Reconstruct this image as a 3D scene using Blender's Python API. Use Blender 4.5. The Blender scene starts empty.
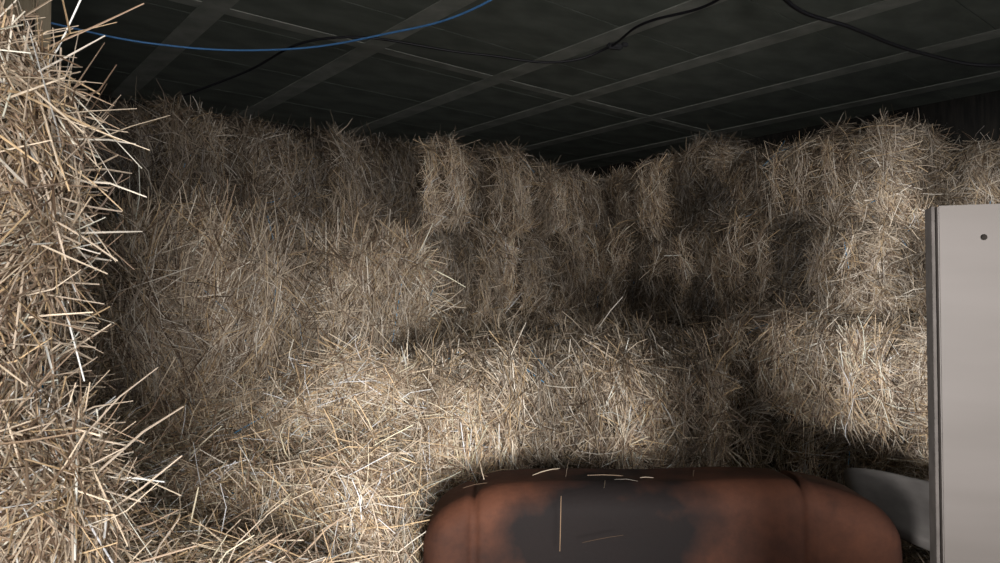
import bpy, math
import numpy as np
from mathutils import Vector, Matrix

ANG = math.radians(39.5)
CA, SA = math.cos(ANG), math.sin(ANG)
def room(a, b, z=0.0):
    return Vector((CA*a - SA*b, SA*a + CA*b, z))

scene = bpy.context.scene
scene.view_settings.view_transform = 'Standard'
rng = np.random.default_rng(7)

# ------------------------------------------------------------ materials
def new_mat(name):
    m = bpy.data.materials.new(name); m.use_nodes = True
    nt = m.node_tree
    b = nt.nodes["Principled BSDF"]
    return m, nt, b

def straw_mat():
    m, nt, b = new_mat("straw_stalk")
    at = nt.nodes.new("ShaderNodeAttribute"); at.attribute_name = "Col"
    nt.links.new(at.outputs["Color"], b.inputs["Base Color"])
    b.inputs["Roughness"].default_value = .45
    b.inputs["Specular IOR Level"].default_value = .4
    return m
def body_mat():
    m, nt, b = new_mat("straw_core")
    tc = nt.nodes.new("ShaderNodeTexCoord")
    mp = nt.nodes.new("ShaderNodeMapping"); mp.inputs["Scale"].default_value = (140, 25, 12)
    nz = nt.nodes.new("ShaderNodeTexNoise"); nz.inputs["Scale"].default_value = 1.0; nz.inputs["Detail"].default_value = 3
    cr = nt.nodes.new("ShaderNodeValToRGB")
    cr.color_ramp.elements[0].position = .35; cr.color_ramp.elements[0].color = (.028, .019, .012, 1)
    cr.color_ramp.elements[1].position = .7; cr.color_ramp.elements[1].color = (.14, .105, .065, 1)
    nt.links.new(tc.outputs["Object"], mp.inputs["Vector"]); nt.links.new(mp.outputs[0], nz.inputs["Vector"])
    nt.links.new(nz.outputs["Fac"], cr.inputs[0]); nt.links.new(cr.outputs[0], b.inputs["Base Color"])
    b.inputs["Roughness"].default_value = .9
    return m
STRAW, CORE = straw_mat(), body_mat()

def noise_mat(name, c1, c2, scale=5, rough=.8, bump=.2, stretch=(1,1,1), spec=.3, detail=6):
    m, nt, b = new_mat(name)
    tc = nt.nodes.new("ShaderNodeTexCoord")
    mp = nt.nodes.new("ShaderNodeMapping"); mp.inputs["Scale"].default_value = stretch
    nz = nt.nodes.new("ShaderNodeTexNoise"); nz.inputs["Scale"].default_value = scale; nz.inputs["Detail"].default_value = detail
    cr = nt.nodes.new("ShaderNodeValToRGB")
    cr.color_ramp.elements[0].position = .35; cr.color_ramp.elements[0].color = (*c1, 1)
    cr.color_ramp.elements[1].position = .68; cr.color_ramp.elements[1].color = (*c2, 1)
    bp = nt.nodes.new("ShaderNodeBump"); bp.inputs["Strength"].default_value = bump; bp.inputs["Distance"].default_value = .01
    nt.links.new(tc.outputs["Object"], mp.inputs["Vector"]); nt.links.new(mp.outputs[0], nz.inputs["Vector"])
    nt.links.new(nz.outputs["Fac"], cr.inputs[0]); nt.links.new(cr.outputs[0], b.inputs["Base Color"])
    nt.links.new(nz.outputs["Fac"], bp.inputs["Height"]); nt.links.new(bp.outputs[0], b.inputs["Normal"])
    b.inputs["Roughness"].default_value = rough
    b.inputs["Specular IOR Level"].default_value = spec
    return m

# ------------------------------------------------------------ helpers
def norm(v): return v/np.maximum(np.linalg.norm(v, axis=-1, keepdims=True), 1e-9)
class Noise:
    def __init__(s, seed, k=14):
        r = np.random.default_rng(seed)
        s.d = norm(r.normal(size=(k, 3)))*r.uniform(.6, 1.6, (k, 1)); s.p = r.uniform(0, 6.28, k)
    def __call__(s, P, f):
        return np.sin(P@s.d.T*f*2*math.pi*.5 + s.p).sum(-1)/math.sqrt(len(s.p))

NQ = 0
def mesh_object(name, V, Q, mats, midx=None, cols=None, smooth=None):
    global NQ; NQ += len(Q)
    me = bpy.data.meshes.new(name)
    me.vertices.add(len(V)); me.vertices.foreach_set("co", np.asarray(V, np.float32).ravel())
    me.loops.add(Q.size); me.loops.foreach_set("vertex_index", Q.astype(np.int32).ravel())
    me.polygons.add(len(Q)); me.polygons.foreach_set("loop_start", np.arange(len(Q), dtype=np.int32)*Q.shape[1])
    for m in mats: me.materials.append(m)
    if midx is not None: me.polygons.foreach_set("material_index", midx.astype(np.int32))
    if smooth is None: smooth = np.ones(len(Q), bool)
    me.polygons.foreach_set("use_smooth", smooth)
    me.update(calc_edges=True)
    if cols is not None:
        at = me.color_attributes.new("Col", 'FLOAT_COLOR', 'POINT')
        at.data.foreach_set("color", np.asarray(cols, np.float32).ravel())
    ob = bpy.data.objects.new(name, me); scene.collection.objects.link(ob)
    return ob

PAL = np.array([[.67,.555,.41],[.53,.435,.33],[.33,.24,.165],[.60,.44,.26],[.88,.80,.67],[.14,.093,.06]])
def straw_cols(r, n, w=(.24,.24,.20,.13,.12,.14), tint=1.0, blue=0.0):
    i = r.choice(6, n, p=np.array(w)/sum(w))
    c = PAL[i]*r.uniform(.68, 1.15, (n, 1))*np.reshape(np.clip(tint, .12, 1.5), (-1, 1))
    if blue > 0:
        k = r.random(n) < blue
        c[k] = (.05, .30, .55)
    return np.clip(c, 0, .92)

def straw_geo(r, P, N, T, L, w, bN, bS, col, vee=False):
    n = len(P); s = np.linspace(-.5, .5, 4)
    side = norm(np.cross(T, N))
    prof = (s**2*4 - .5)
    C = P[:, None] + T[:, None]*(s[None, :, None]*L[:, None, None]) + \
        (N*bN[:, None] + side*bS[:, None])[:, None]*(prof[None, :, None]*L[:, None, None])
    W = norm(np.cross(T, N + .75*r.normal(size=N.shape)))
    ww = (w[:, None]*np.array([.8, 1, 1, .65])[None])[..., None]*.5
    A = C - W[:, None]*ww; B = C + W[:, None]*ww
    if vee:
        R = norm(np.cross(W, T)); sg = np.sign((R*N).sum(-1, keepdims=True)); R = R*sg
        M = C + R[:, None]*ww*.9
        V = np.stack([A, M, B], 2).reshape(-1, 3); k = 3
    else:
        V = np.stack([A, B], 2).reshape(-1, 3); k = 2
    base = np.arange(n)[:, None]*(4*k)
    quads = []
    for i in range(3):
        for j in range(k-1):
            quads.append(np.stack([base+i*k+j, base+i*k+j+1, base+(i+1)*k+j+1, base+(i+1)*k+j], -1).reshape(-1, 4))
    return V, np.concatenate(quads), np.repeat(col, 4*k, 0)

def straw_fields(r, P, N, pref, n, L0, L1, w0, out, prefw, droop, tint, blue, vee, stick=.07):
    rnd = r.normal(size=(n, 3))
    g = (r.random((n, 1)) < prefw)
    T = np.where(g, pref*np.sign(r.normal(size=(n, 1))) + .38*rnd, rnd)
    T = norm(T - N*(T*N).sum(-1, keepdims=True))
    st = r.random(n) < stick
    tilt = np.abs(r.normal(size=n))*out*.6; tilt[st] = r.uniform(.35, 1.5, st.sum())
    tilt[~st] *= np.sign(r.normal(size=(~st).sum()))
    T = norm(T + N*tilt[:, None])
    L = r.uniform(L0, L1, n)*np.where(r.random(n) < .12, 1.4, 1.0); L[st] *= .6
    off = r.uniform(-.008, .022, n)
    Pc = P + N*off[:, None]
    Pc[st] = P[st] + T[st]*(L[st]*.45)[:, None]
    bN = -r.uniform(0, .12, n); bS = r.normal(size=n)*.09
    V, Q, C = straw_geo(r, Pc, N, T, L, r.uniform(.7, 1.3, n)*w0, bN, bS, straw_cols(r, n, tint=tint, blue=blue), vee)
    return V, Q, C

FACES = {'+x':(0,1),'-x':(0,-1),'+y':(1,1),'-y':(1,-1),'+z':(2,1),'-z':(2,-1)}
def bale(center, size, yaw=0.0, tilt=(0, 0), seed=0, faces=('-y', '+z', '+x', '-x'), dens=9000,
         L=(.09, .22), w=.0030, vee=False, stick=.07, bulge=.02, tint=1.0, blue=.0009, rad=.10, prefw=.55, flake=1.0, var=.25, toptint=1.0, name="hay_bale"):
    r = np.random.default_rng(seed+100); nz = Noise(seed); nz2 = Noise(seed+999)
    h = np.array(size)/2.0
    nb = max(4, int(size[0]/.12)); bd = np.sort(np.concatenate([[-h[0]-.05, h[0]+.05], np.linspace(-h[0], h[0], nb+1)[1:-1] + r.uniform(-.03, .03, nb-1)]))
    foff = r.normal(size=nb+2)*.018*flake; fcol = r.uniform(.60, 1.22, nb+2)
    rr = min(rad, h.min()*.8)
    gw = .018*(1+.35*(flake-1))
    def surf(p):
        q0 = p*h
        q = np.clip(q0, -(h-rr), h-rr); d = norm(q0-q); pos = q + d*rr
        xw = pos[:, 0] + .02*nz2(pos, 5)
        i = np.clip(np.searchsorted(bd, xw) - 1, 0, nb)
        e = np.minimum(np.abs(xw-bd[i]), np.abs(bd[np.minimum(i+1, len(bd)-1)]-xw))
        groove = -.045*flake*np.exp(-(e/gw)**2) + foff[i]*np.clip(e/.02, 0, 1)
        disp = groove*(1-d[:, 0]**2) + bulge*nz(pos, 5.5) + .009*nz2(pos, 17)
        return pos + d*disp[:, None], d, fcol[i]*(1-.65*np.exp(-(e/gw)**2))*(1+var*nz2(pos, 4))  # straw colour also darkened inside the flake grooves, as painted shade
    n = 36; g = np.linspace(-1, 1, n+1); U, Vv = np.meshgrid(g, g, indexing='ij')
    Vs, Qs = [], []; o = 0
    for ax, sg in FACES.values():
        p = np.zeros((U.size, 3)); oth = [a for a in range(3) if a != ax]
        p[:, ax] = sg; p[:, oth[0]] = U.ravel(); p[:, oth[1]] = Vv.ravel()
        v, _, _ = surf(p); Vs.append(v)
        I = np.arange(U.size).reshape(U.shape)
        q = np.stack([I[:-1, :-1], I[1:, :-1], I[1:, 1:], I[:-1, 1:]], -1).reshape(-1, 4)
        if (sg < 0) ^ (ax == 1): q = q[:, ::-1]
        Qs.append(q+o); o += U.size
    bV = np.concatenate(Vs); bQ = np.concatenate(Qs)
    V = [bV]; Q = [bQ]; C = [np.tile([.1, .07, .05], (len(bV), 1))]; off = len(bV)
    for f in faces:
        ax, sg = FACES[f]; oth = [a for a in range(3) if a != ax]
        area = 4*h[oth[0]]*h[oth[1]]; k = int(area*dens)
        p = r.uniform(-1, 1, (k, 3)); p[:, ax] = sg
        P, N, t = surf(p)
        if ax == 2: t = t*toptint  # top-face straw darkened, shade under low grazing light put into the colour
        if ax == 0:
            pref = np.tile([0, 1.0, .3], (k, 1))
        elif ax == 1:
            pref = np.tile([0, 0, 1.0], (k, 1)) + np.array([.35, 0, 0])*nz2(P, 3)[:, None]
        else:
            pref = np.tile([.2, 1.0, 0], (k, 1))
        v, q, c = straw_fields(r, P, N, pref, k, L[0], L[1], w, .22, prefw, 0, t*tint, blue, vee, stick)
        V.append(v); Q.append(q+off); C.append(c); off += len(v)
    nbq = len(bQ)
    V = np.concatenate(V); Q = np.concatenate(Q); C = np.concatenate(C)
    C = np.concatenate([C, np.ones((len(C), 1))], 1)
    mi = np.ones(len(Q), int); mi[:nbq] = 0
    ob = mesh_object(name, V, Q, [CORE, STRAW], mi, C)
    ob.location = center; ob.rotation_euler = (tilt[0], tilt[1], yaw)
    return ob

# ------------------------------------------------------------ bales
sd = 0
HL = .44
def rbale(a, b, top, la, lb, h=HL, along='a', jit=.02, **k):
    global sd; sd += 1
    r = np.random.default_rng(sd)
    j = r.uniform(-jit, jit, 2)
    c = room(a+j[0], b+j[1], top-h/2)
    yaw = ANG + r.uniform(-.03, .03)
    if along == 'b':
        yaw += math.pi/2; size = (lb, la, h)
        faces = k.pop('faces', ('+y', '+z', '-x'))
    else:
        size = (la, lb, h); faces = k.pop('faces', ('-y', '+z', '+x'))
    return bale(c, size, yaw, tuple(r.uniform(-.02, .02, 2)), sd, faces, **k)

# row along the back wall
for li in range(5):
    top = 2.21 - li*HL
    for i in range(5):
        a = 3.43 - i*.91 - (.25 if li % 2 else 0)
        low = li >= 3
        rr_ = np.random.default_rng(li*10+i)
        tp = top + (rr_.uniform(-.03, .03) if li == 0 else 0) - (.05 if (li == 0 and i == 0) else 0)
        tn = [1.0, .88, .55, .42, .40][i] if li == 0 else [.95, .9, .65, .5, .5][i]  # painted dimness: bales tinted darker leftward, where less light falls
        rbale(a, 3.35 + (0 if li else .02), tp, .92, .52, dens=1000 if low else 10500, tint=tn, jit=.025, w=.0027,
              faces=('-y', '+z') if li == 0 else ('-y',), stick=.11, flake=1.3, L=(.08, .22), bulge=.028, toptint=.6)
# row along the right wall
for li in range(5):
    top = 2.22 - li*.46
    for i in range(2):
        low = li >= 2
        rbale(3.60 - (.04 if li == 1 else 0), 2.60 - i*.84, top - (.04 if (i == 1 and li == 0) else 0), .54, .86, h=.47, along='b', dens=1000 if low else 12500, w=.0027,
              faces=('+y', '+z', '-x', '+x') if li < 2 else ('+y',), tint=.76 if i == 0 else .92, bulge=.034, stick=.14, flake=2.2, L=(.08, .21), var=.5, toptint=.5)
# farther row beside right wall
for li in range(5):
    for i in range(2):
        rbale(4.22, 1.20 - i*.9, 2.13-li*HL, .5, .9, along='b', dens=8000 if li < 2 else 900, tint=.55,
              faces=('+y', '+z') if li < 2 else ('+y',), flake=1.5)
# lower projecting row on the right
for li in range(3):
    for i in range(2):
        rbale(3.03, 1.42 - i*.92, 1.31-li*.44, .55, .92, along='b', dens=14500 if li == 0 else (9000 if li == 1 else 1000), w=.0027,
              faces=('+y', '+z', '-x'), bulge=.03, tint=1.15, flake=1.5, stick=.12, toptint=.6)
# centre front bale
for li in range(3):
    sd += 1
    c = room(1.84, 1.936, 1.225-.235-li*.43 if li == 0 else 1.225-.47-.2-(li-1)*.42)
    bale(c, (1.10, .56, .48 if li == 0 else .42), ANG-math.radians(20), (0, 0), sd, ('-y', '+z', '+x', '-x') if li == 0 else ('-y',),
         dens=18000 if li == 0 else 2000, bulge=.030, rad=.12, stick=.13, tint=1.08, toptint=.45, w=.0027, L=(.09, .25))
# fillers behind centre bale, tint darkened to paint the shaded band there
for li in range(3):
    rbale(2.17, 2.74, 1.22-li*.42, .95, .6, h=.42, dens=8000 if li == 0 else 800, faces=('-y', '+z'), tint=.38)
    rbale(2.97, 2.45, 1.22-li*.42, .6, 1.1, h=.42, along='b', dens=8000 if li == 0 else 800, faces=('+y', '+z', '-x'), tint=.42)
# mid left bale
bale(room(1.05, 2.72, 1.65-.31), (1.16, .58, .62), ANG, (.03, .02), 301, ('-y', '+z', '+x', '-x'), dens=18500,
     L=(.12, .34), w=.0027, bulge=.036, rad=.11, stick=.12, prefw=.65, tint=.95, toptint=.8)
for li in range(2):
    bale(room(1.0, 2.72, 1.05-.25-li*.5), (1.2, .6, .5), ANG, (0, 0), 310+li, ('-y', '+x'), dens=2500)
bale(room(-.02, 2.60, 1.45-.22), (.85, .7, .5), ANG, (0, .04), 320, ('-y', '+z', '+x'), dens=9500, tint=.75)
bale(room(.0, 2.55, .98-.245), (.85, .7, .47), ANG, (0, 0), 321, ('-y', '+x'), dens=1500)
bale(room(.0, 2.55, .49-.245), (.85, .7, .47), ANG, (0, 0), 322, ('-y', '+x'), dens=1500)
# near left stack
tops = [1.675, 1.24, .84, .42]
for i, t in enumerate(tops):
    bale(room(-.405+[0, .05, .07, .07][i], 1.20, t-.235), (1.02, .6, .50 if i < 3 else .42), ANG, (0, .02), 330+i, ('-y', '+z', '+x'), dens=30000 if i < 2 else 3000,
         L=(.08, .26), w=.0023, vee=True, bulge=.018, rad=.10, stick=.055, tint=1.22, prefw=.35, flake=.5, var=.12)
# low bale behind armchair on the right
bale((1.30, 2.12, .62-.2), (.8, .45, .42), math.radians(10), (0, 0), 340, ('-y', '+z', '-x'), dens=5000, tint=.7)
bale((1.30, 2.12, .11), (.8, .45, .24), math.radians(10), (0, 0), 341, ('-y', '-x'), dens=1500, tint=.7)

# ------------------------------------------------------------ loose straw pile
def pile():
    r = np.random.default_rng(55); nz = Noise(56); nz2 = Noise(57)
    def hgt(x, y):
        P = np.stack([x, y, 0*x], -1)
        z = .90 + .15*(y-1.3) + .10*np.exp(-((x+.72)/.26)**2-((y-1.05)/.35)**2)
        z += .12*np.exp(-((x+.45)/.3)**2-((y-2.2)/.3)**2)
        z += .035*nz(P, 4) + .012*nz2(P, 13)
        e = np.clip((-.17-x)/.16, 0, 1); e2 = np.clip((y-.62)/.25, 0, 1)
        return z*np.sqrt(np.clip(1-(1-e)**2, 0, 1))*np.sqrt(np.clip(1-(1-e2)**2, 0, 1))
    n = 150
    x = np.linspace(-1.75, -.17, n); y = np.linspace(.62, 2.55, n)
    X, Y = np.meshgrid(x, y, indexing='ij'); Z = hgt(X.ravel(), Y.ravel())
    V0 = np.stack([X.ravel(), Y.ravel(), Z], -1)
    I = np.arange(n*n).reshape(n, n)
    Q0 = np.stack([I[:-1, :-1], I[1:, :-1], I[1:, 1:], I[:-1, 1:]], -1).reshape(-1, 4)
    v = V0[Q0]; nr = np.cross(v[:, 2]-v[:, 0], v[:, 3]-v[:, 1]); ar = np.linalg.norm(nr, axis=1)/2; nr = norm(nr)
    k = 84000
    f = r.choice(len(Q0), k, p=ar/ar.sum()); s, t = r.random((2, k, 1))
    P = (v[f, 0]*(1-s)+v[f, 1]*s)*(1-t) + (v[f, 3]*(1-s)+v[f, 2]*s)*t
    N = nr[f]
    pref = np.tile([.30, -.9, 0], (k, 1)) + .6*nz(P, 2)[:, None]*np.array([1, 0, 0])
    V1, Q1, C1 = straw_fields(r, P, N, pref, k, .09, .28, .0024, .25, .65, 0, 1.35, .0006, True, .08)
    V = np.concatenate([V0, V1]); Q = np.concatenate([Q0, Q1+len(V0)])
    C = np.concatenate([np.tile([.1, .07, .05], (len(V0), 1)), C1]); C = np.concatenate([C, np.ones((len(C), 1))], 1)
    mi = np.ones(len(Q), int); mi[:len(Q0)] = 0
    mesh_object("loose_straw_pile", V, Q, [CORE, STRAW], mi, C)
pile()

# ------------------------------------------------------------ generic box parts
def box(name, c, s, mat, yaw=0, bev=.004, parent=None, rot=None):
    import bmesh
    bm = bmesh.new(); bmesh.ops.create_cube(bm, size=1)
    for v in bm.verts: v.co = Vector((v.co.x*s[0], v.co.y*s[1], v.co.z*s[2]))
    if bev: bmesh.ops.bevel(bm, geom=bm.edges[:], offset=bev, segments=2, affect='EDGES')
    me = bpy.data.meshes.new(name); bm.to_mesh(me); bm.free(); me.materials.append(mat)
    ob = bpy.data.objects.new(name, me); scene.collection.objects.link(ob)
    ob.location = c; ob.rotation_euler = rot if rot else (0, 0, yaw)
    if parent: ob.parent = parent
    return ob
def empty(name, loc=(0, 0, 0), yaw=0):
    e = bpy.data.objects.new(name, None); scene.collection.objects.link(e); e.location = loc; e.rotation_euler = (0, 0, yaw); return e

# ------------------------------------------------------------ room shell
CEIL = 2.60
wallm = noise_mat("old_board_wall", (.006, .006, .005), (.018, .016, .013), 6, .9, .3, (8, 8, 1))
floorm = noise_mat("dirty_concrete_floor", (.06, .05, .04), (.16, .13, .10), 9, .9, .4)
ceilm = noise_mat("dark_ceiling_board", (.105, .118, .100), (.165, .180, .155), 3.5, .9, .05, (1, 2, 1), .1)
battm = noise_mat("ceiling_batten_wood", (.20, .212, .185), (.29, .298, .262), 9, .9, .1, (1, 1, 1), .05)
A0, A1, B0, B1 = -3.0, 4.8, -2.6, 4.7
am, bm_ = (A0+A1)/2, (B0+B1)/2
box("floor", room(am, bm_, -.05), (A1-A0, B1-B0, .1), floorm, ANG, 0)
WH = CEIL+.09
box("wall_back", room(am, B1+.05, WH/2), (A1-A0, .1, WH), wallm, ANG, 0)
box("wall_right", room(A1+.05, bm_, WH/2), (.1, B1-B0, WH), wallm, ANG, 0)
box("wall_left", room(A0-.05, bm_, WH/2), (.1, B1-B0, WH), wallm, ANG, 0)
ce = empty("ceiling", room(0, 0, CEIL), ANG)
def cpart(n, a0, a1, b0, b1, z0, z1, m, bev=.003):
    box(n, ((a0+a1)/2, (b0+b1)/2, (z0+z1)/2), (a1-a0, b1-b0, z1-z0), m, 0, bev, ce)
cpart("deck", A0, A1, B0, B1, .02, .08, wallm, 0)
bb = list(np.arange(B0, B1, .52)); aa = [-3.0, -2.0, -1.2, -.45, .27, .95, 1.68, 2.45, 3.05, 3.76, 4.45, 4.8]
for i in range(len(aa)-1):
    for j, b in enumerate(bb):
        cpart("board_%d_%d" % (i, j), aa[i]+.002, aa[i+1]-.002, b+.002, min(b+.52, B1)-.002, 0, .02, ceilm, .001)
for i, a in enumerate(aa[1:-1]):
    cpart("batten_%d" % i, a-.055, a+.055, B0, B1, -.004, 0, battm, .001)
for i, b in enumerate([-.4, 3.0]):
    cpart("cross_batten_%d" % i, A0, A1, b-.035, b+.035, -.003, 0, battm, .001)

# ------------------------------------------------------------ cables
def cable(name, pts, rad, col):
    cu = bpy.data.curves.new(name, 'CURVE'); cu.dimensions = '3D'; cu.bevel_depth = rad; cu.bevel_resolution = 3
    sp = cu.splines.new('BEZIER'); sp.bezier_points.add(len(pts)-1)
    for p, q in zip(sp.bezier_points, pts):
        p.co = q; p.handle_left_type = p.handle_right_type = 'AUTO'
    m = noise_mat(name+"_mat", tuple(x*.8 for x in col), col, 20, .5, 0)
    cu.materials.append(m)
    ob = bpy.data.objects.new(name, cu); scene.collection.objects.link(ob); return ob
cable("blue_cable", [(-2.1, 2.75, 2.57), (-1.72, 2.72, 2.46), (-1.43, 2.93, 2.455), (-.95, 2.99, 2.45), (-.47, 2.82, 2.45), (-.07, 2.56, 2.46), (.25, 2.3, 2.58)], .0042, (.08, .22, .46))
cable("black_cable", [(-1.5, 3.3, 2.33), (-1.15, 3.2, 2.42), (-.75, 3.0, 2.5), (-.1, 3.1, 2.47), (.3, 3.1, 2.44), (.46, 3.05, 2.48), (.56, 2.85, 2.50), (.80, 2.6, 2.50), (.9, 2.3, 2.58)], .0055, (.008, .008, .010))
cable("black_cable", [(.85, 2.3, 2.58), (1.02, 2.55, 2.48), (1.36, 2.75, 2.45), (1.77, 2.98, 2.43), (2.15, 3.1, 2.42), (2.9, 3.2, 2.57)], .008, (.006, .006, .008))
cj = empty("cable_junction", (.49, 3.05, 2.485))
bk = noise_mat("black_plastic", (.012, .012, .013), (.02, .02, .022), 30, .5, 0)
box("housing", (0, 0, 0), (.07, .025, .025), bk, .3, .006, cj); box("plug", (.045, .01, .012), (.03, .018, .018), bk, .3, .004, cj)

# ------------------------------------------------------------ timber post with rail, upper left
woodm = noise_mat("pale_timber", (.16, .13, .085), (.28, .235, .16), 5, .7, .2, (12, 12, 1))
wp = empty("timber_post", (-1.22, 1.90, 0))
box("post", (0, 0, 1.3), (.035, .035, 2.6), woodm, ANG, .004, wp)
box("rail", (-.24, -.02, 2.18), (.46, .03, .06), woodm, .05, .004, wp)

# ------------------------------------------------------------ armchair (small leather sofa)
def leather():
    m, nt, b = new_mat("worn_brown_leather")
    tc = nt.nodes.new("ShaderNodeTexCoord")
    n1 = nt.nodes.new("ShaderNodeTexNoise"); n1.inputs["Scale"].default_value = 5; n1.inputs["Detail"].default_value = 10; n1.inputs["Roughness"].default_value = .7
    cr = nt.nodes.new("ShaderNodeValToRGB")
    cr.color_ramp.elements[0].position = .32; cr.color_ramp.elements[0].color = (.050, .023, .016, 1)
    cr.color_ramp.elements[1].position = .70; cr.color_ramp.elements[1].color = (.145, .056, .031, 1)
    nt.links.new(tc.outputs["Object"], n1.inputs["Vector"]); nt.links.new(n1.outputs["Fac"], cr.inputs[0])
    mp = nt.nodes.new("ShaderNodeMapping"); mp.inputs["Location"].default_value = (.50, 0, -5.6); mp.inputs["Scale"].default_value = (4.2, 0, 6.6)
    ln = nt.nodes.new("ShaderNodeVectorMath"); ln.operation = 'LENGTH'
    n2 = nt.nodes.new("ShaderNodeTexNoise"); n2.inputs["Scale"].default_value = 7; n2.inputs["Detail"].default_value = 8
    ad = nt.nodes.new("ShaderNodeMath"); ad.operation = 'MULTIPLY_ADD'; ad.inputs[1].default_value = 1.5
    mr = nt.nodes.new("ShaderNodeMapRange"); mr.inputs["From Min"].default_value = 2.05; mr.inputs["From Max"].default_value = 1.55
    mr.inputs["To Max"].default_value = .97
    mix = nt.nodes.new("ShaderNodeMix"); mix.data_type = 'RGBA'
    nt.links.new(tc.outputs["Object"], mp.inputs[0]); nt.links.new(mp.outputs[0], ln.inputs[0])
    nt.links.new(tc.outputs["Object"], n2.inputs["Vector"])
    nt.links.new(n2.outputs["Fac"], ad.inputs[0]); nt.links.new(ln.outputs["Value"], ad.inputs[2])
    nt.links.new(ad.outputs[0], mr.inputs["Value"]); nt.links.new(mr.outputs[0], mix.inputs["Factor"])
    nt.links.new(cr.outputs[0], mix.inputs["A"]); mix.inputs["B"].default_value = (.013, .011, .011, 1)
    nt.links.new(mix.outputs["Result"], b.inputs["Base Color"])
    vo = nt.nodes.new("ShaderNodeTexNoise"); vo.inputs["Scale"].default_value = 90
    bp = nt.nodes.new("ShaderNodeBump"); bp.inputs["Strength"].default_value = .3; bp.inputs["Distance"].default_value = .003
    nt.links.new(tc.outputs["Object"], vo.inputs["Vector"]); nt.links.new(vo.outputs["Fac"], bp.inputs["Height"]); nt.links.new(bp.outputs[0], b.inputs["Normal"])
    b.inputs["Roughness"].default_value = .75; b.inputs["Specular IOR Level"].default_value = .2
    return m
LEA = leather()
def soft(name, c, s, rad, parent, mat, fn=None, n=56):
    h = np.array(s)/2; g = np.linspace(-1, 1, n+1); U, Vv = np.meshgrid(g, g, indexing='ij'); Vs, Qs = [], []; o = 0
    for ax, sg in FACES.values():
        p = np.zeros((U.size, 3)); oth = [a for a in range(3) if a != ax]
        p[:, ax] = sg; p[:, oth[0]] = U.ravel(); p[:, oth[1]] = Vv.ravel()
        q0 = p*h; q = np.clip(q0, -(h-rad), h-rad); d = norm(q0-q); pos = q+d*rad
        I = np.arange(U.size).reshape(U.shape)
        q = np.stack([I[:-1, :-1], I[1:, :-1], I[1:, 1:], I[:-1, 1:]], -1).reshape(-1, 4)
        if (sg < 0) ^ (ax == 1): q = q[:, ::-1]
        if fn: pos = fn(pos, d)
        Vs.append(pos+np.array(c)); Qs.append(q+o); o += U.size
    V = np.concatenate(Vs); Q = np.concatenate(Qs)
    ob = mesh_object(name, V, Q, [mat])
    import bmesh
    bm = bmesh.new(); bm.from_mesh(ob.data); bmesh.ops.remove_doubles(bm, verts=bm.verts, dist=1e-5); bm.to_mesh(ob.data); bm.free()
    if parent: ob.parent = parent
    return ob
ac = empty("leather_armchair", (.360, 1.70, 0))
nzl = Noise(88)
def backfn(p, d):
    p = p.copy(); x = p[:, 0]
    top = np.clip((p[:, 2]+.1)/.4, 0, 1)
    drop = -.07*np.clip((-x-.36)/.18, 0, 1)**1.5 - .06*np.clip((x-.33)/.22, 0, 1)**1.8
    gro = -.016*np.exp(-((x+.42)/.008)**2) - .016*np.exp(-((x-.335)/.008)**2)
    bul = .02*np.cos(np.clip((x+.04)/.38, -1, 1)*math.pi/2) * top
    p = p + d*(gro + bul*.4 + .005*nzl(p, 6))[:, None]
    p[:, 2] += drop*top
    p[:, 1] += .10*(p[:, 2]+.3)*.5 + .05*np.clip((np.abs(x)-.3)/.25, 0, 1)*-1
    return p
soft("backrest", (0, .02, .605), (1.07, .24, .74), .06, ac, LEA, backfn, 110)
soft("arm_left", (-.45, -.36, .33), (.20, .72, .58), .085, ac, LEA)
soft("arm_right", (.45, -.36, .33), (.20, .72, .58), .085, ac, LEA)
soft("seat_cushion", (0, -.36, .38), (.70, .68, .18), .06, ac, LEA)
soft("base", (0, -.33, .18), (.84, .70, .24), .03, ac, LEA)
for i, (x, y) in enumerate([(-.45, -.64), (.45, -.64), (-.45, .02), (.45, .02)]):
    box("leg_%d" % i, (x, y, .035), (.05, .05, .08), bk, 0, .006, ac)

# grey canvas cushion wedged behind the armchair's right shoulder
greym = noise_mat("grey_canvas", (.11, .10, .092), (.20, .185, .17), 8, .9, .3)
def cushfn(p, d):
    p = p.copy(); k = 1-.6*np.clip(-p[:, 2]/.15, -.15, 1)
    p[:, 0] = (p[:, 0]-.15)*k+.15; p[:, 2] += .006*nzl(p, 9)
    p[:, 1] += .012*np.sin(p[:, 0]*14+p[:, 2]*9)
    return p
gc = soft("grey_cushion", (0, 0, 0), (.46, .035, .34), .017, None, greym, cushfn, 40)
gc.location = (1.22, 1.91, .80); gc.rotation_euler = (math.radians(-58), math.radians(3), math.radians(-8))

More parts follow.
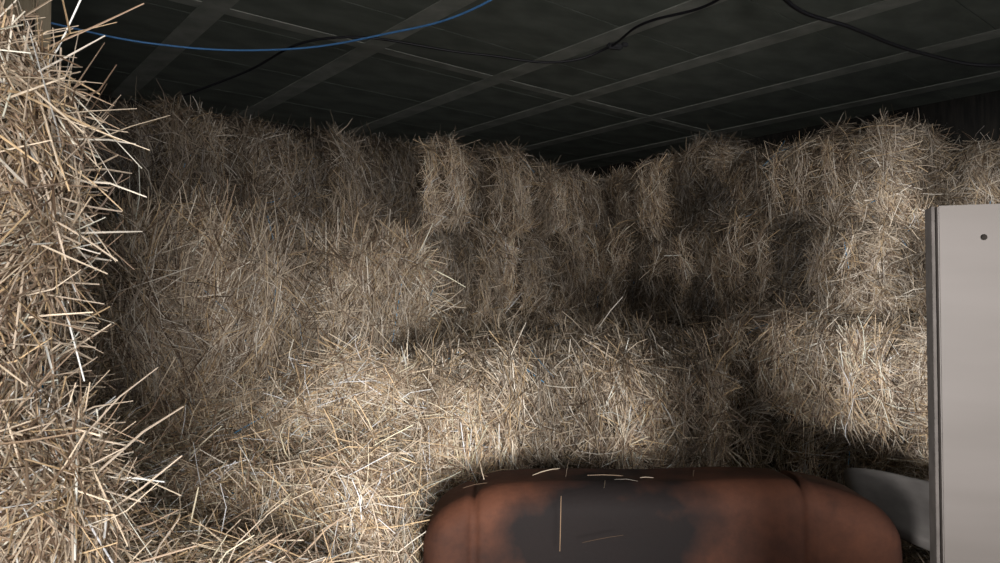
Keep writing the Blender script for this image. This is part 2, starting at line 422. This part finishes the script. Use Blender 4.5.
# loose stalks on the armchair
def stalks():
    r = np.random.default_rng(5); n = 14
    x = r.uniform(-.45, .4, n)+.365; y = r.uniform(1.66, 1.80, n)
    P = np.stack([x, y, np.full(n, .98)], -1); P[:, 2] -= .03*np.clip((np.abs(x-.33)-.3)/.2, 0, 1)
    N = np.tile([0, -.2, 1.0], (n, 1)); T = norm(np.stack([r.normal(size=n), r.normal(size=n), .15*np.abs(r.normal(size=n))], -1))
    L = r.uniform(.05, .11, n)
    P[0] = (.13, 1.56, .92); T[0] = norm(np.array([.02, -.05, 1.0])); L[0] = .12; N[0] = (0, -1, 0)
    P[1] = (.22, 1.555, .89); T[1] = norm(np.array([1, -.05, .2])); L[1] = .09; N[1] = (0, -1, 0)
    c = straw_cols(r, n); c[0] = (.3, .2, .12)
    V, Q, C = straw_geo(r, P, N, T, L, np.full(n, .0022), -r.uniform(0, .1, n), r.normal(size=n)*.05, c, True)
    C = np.concatenate([C, np.ones((len(C), 1))], 1)
    mesh_object("loose_straw_stalks", V, Q, [STRAW], None, C)
stalks()

# ------------------------------------------------------------ laminate panel on the right
panelm = noise_mat("beige_laminate", (.050, .043, .037), (.060, .052, .046), 3, .5, .02, (1, 1, 6))
edgem = noise_mat("raw_panel_edge", (.036, .031, .027), (.054, .047, .042), 40, .8, .1)
e = Vector((.95, -.31, 0)).normalized()
nrm = Vector((-e.y, e.x, 0))
yawp = math.atan2(e.y, e.x)
W_, T_, H_ = .90, .036, 1.525
pc = Vector((.573, .95, 0)) + e*(W_/2) + nrm*(T_/2)
pn = empty("cupboard_panel", (pc.x, pc.y, 0), yawp)
pb = box("board", (.003, 0, H_/2), (W_-.006, T_, H_), panelm, 0, .0015, pn)
box("edge_strip", (-W_/2+.0005, 0, H_/2), (.004, T_-.001, H_-.002), edgem, 0, .0005, pn)
import bmesh
cut = bpy.data.objects.new("hole_cutter", bpy.data.meshes.new("hole_cutter"))
bmc = bmesh.new(); bmesh.ops.create_cone(bmc, cap_ends=True, segments=24, radius1=.004, radius2=.004, depth=.05); bmc.to_mesh(cut.data); bmc.free()
scene.collection.objects.link(cut); cut.parent = pn
cut.location = (-W_/2+.058, -T_/2, 1.482); cut.rotation_euler = (math.pi/2, 0, 0)
md = pb.modifiers.new("hole", 'BOOLEAN'); md.object = cut; md.operation = 'DIFFERENCE'; md.solver = 'EXACT'
bpy.context.view_layer.update()
dg = bpy.context.evaluated_depsgraph_get()
nm = bpy.data.meshes.new_from_object(pb.evaluated_get(dg)); pb.modifiers.clear(); pb.data = nm
bpy.data.objects.remove(cut)

# ------------------------------------------------------------ light
w = bpy.data.worlds.new("World"); scene.world = w; w.use_nodes = True
bg = w.node_tree.nodes["Background"]; bg.inputs[0].default_value = (.97, .95, .98, 1); bg.inputs[1].default_value = 1.4
def spot(name, loc, tgt, power, deg, blend, size, col):
    l = bpy.data.lights.new(name, 'SPOT'); l.energy = power; l.spot_size = math.radians(deg); l.spot_blend = blend
    l.shadow_soft_size = size; l.color = col
    o = bpy.data.objects.new(name, l); scene.collection.objects.link(o); o.location = loc
    o.rotation_euler = (Vector(tgt)-Vector(loc)).to_track_quat('-Z', 'Y').to_euler(); return o
spot("door_light", (.62, -1.8, 1.42), (-.1, 3, 1.50), 300, 60, 1, .22, (1, .955, .93))
spot("added_spot_pile", (.30, -1.6, 1.5), (-.14, 2.1, 1.04), 430, 24, 1, .25, (1, .975, .955))  # added spot to brighten the straw pile, not a separate real source
spot("added_spot_right", (-1.3, -1.6, 1.35), (2.12, 2.9, 1.42), 1350, 22, 1, .18, (1, .975, .97))  # extra spot, added to light the right-hand bales past the panel
spot("fill_spot_corner", (-1.1, -1.7, 1.75), (1.0, 3.6, 1.80), 190, 23, 1, .25, (1, .955, .94))  # fill spot added to lift the back corner bales

# ------------------------------------------------------------ camera
cam = bpy.data.cameras.new("camera"); cam.lens = 25.9; cam.sensor_width = 36; cam.clip_start = .02
co = bpy.data.objects.new("camera", cam); scene.collection.objects.link(co)
co.location = (0, 0, 1.4); co.rotation_euler = (math.radians(91.5), 0, 0)
scene.camera = co
print("quads", NQ)
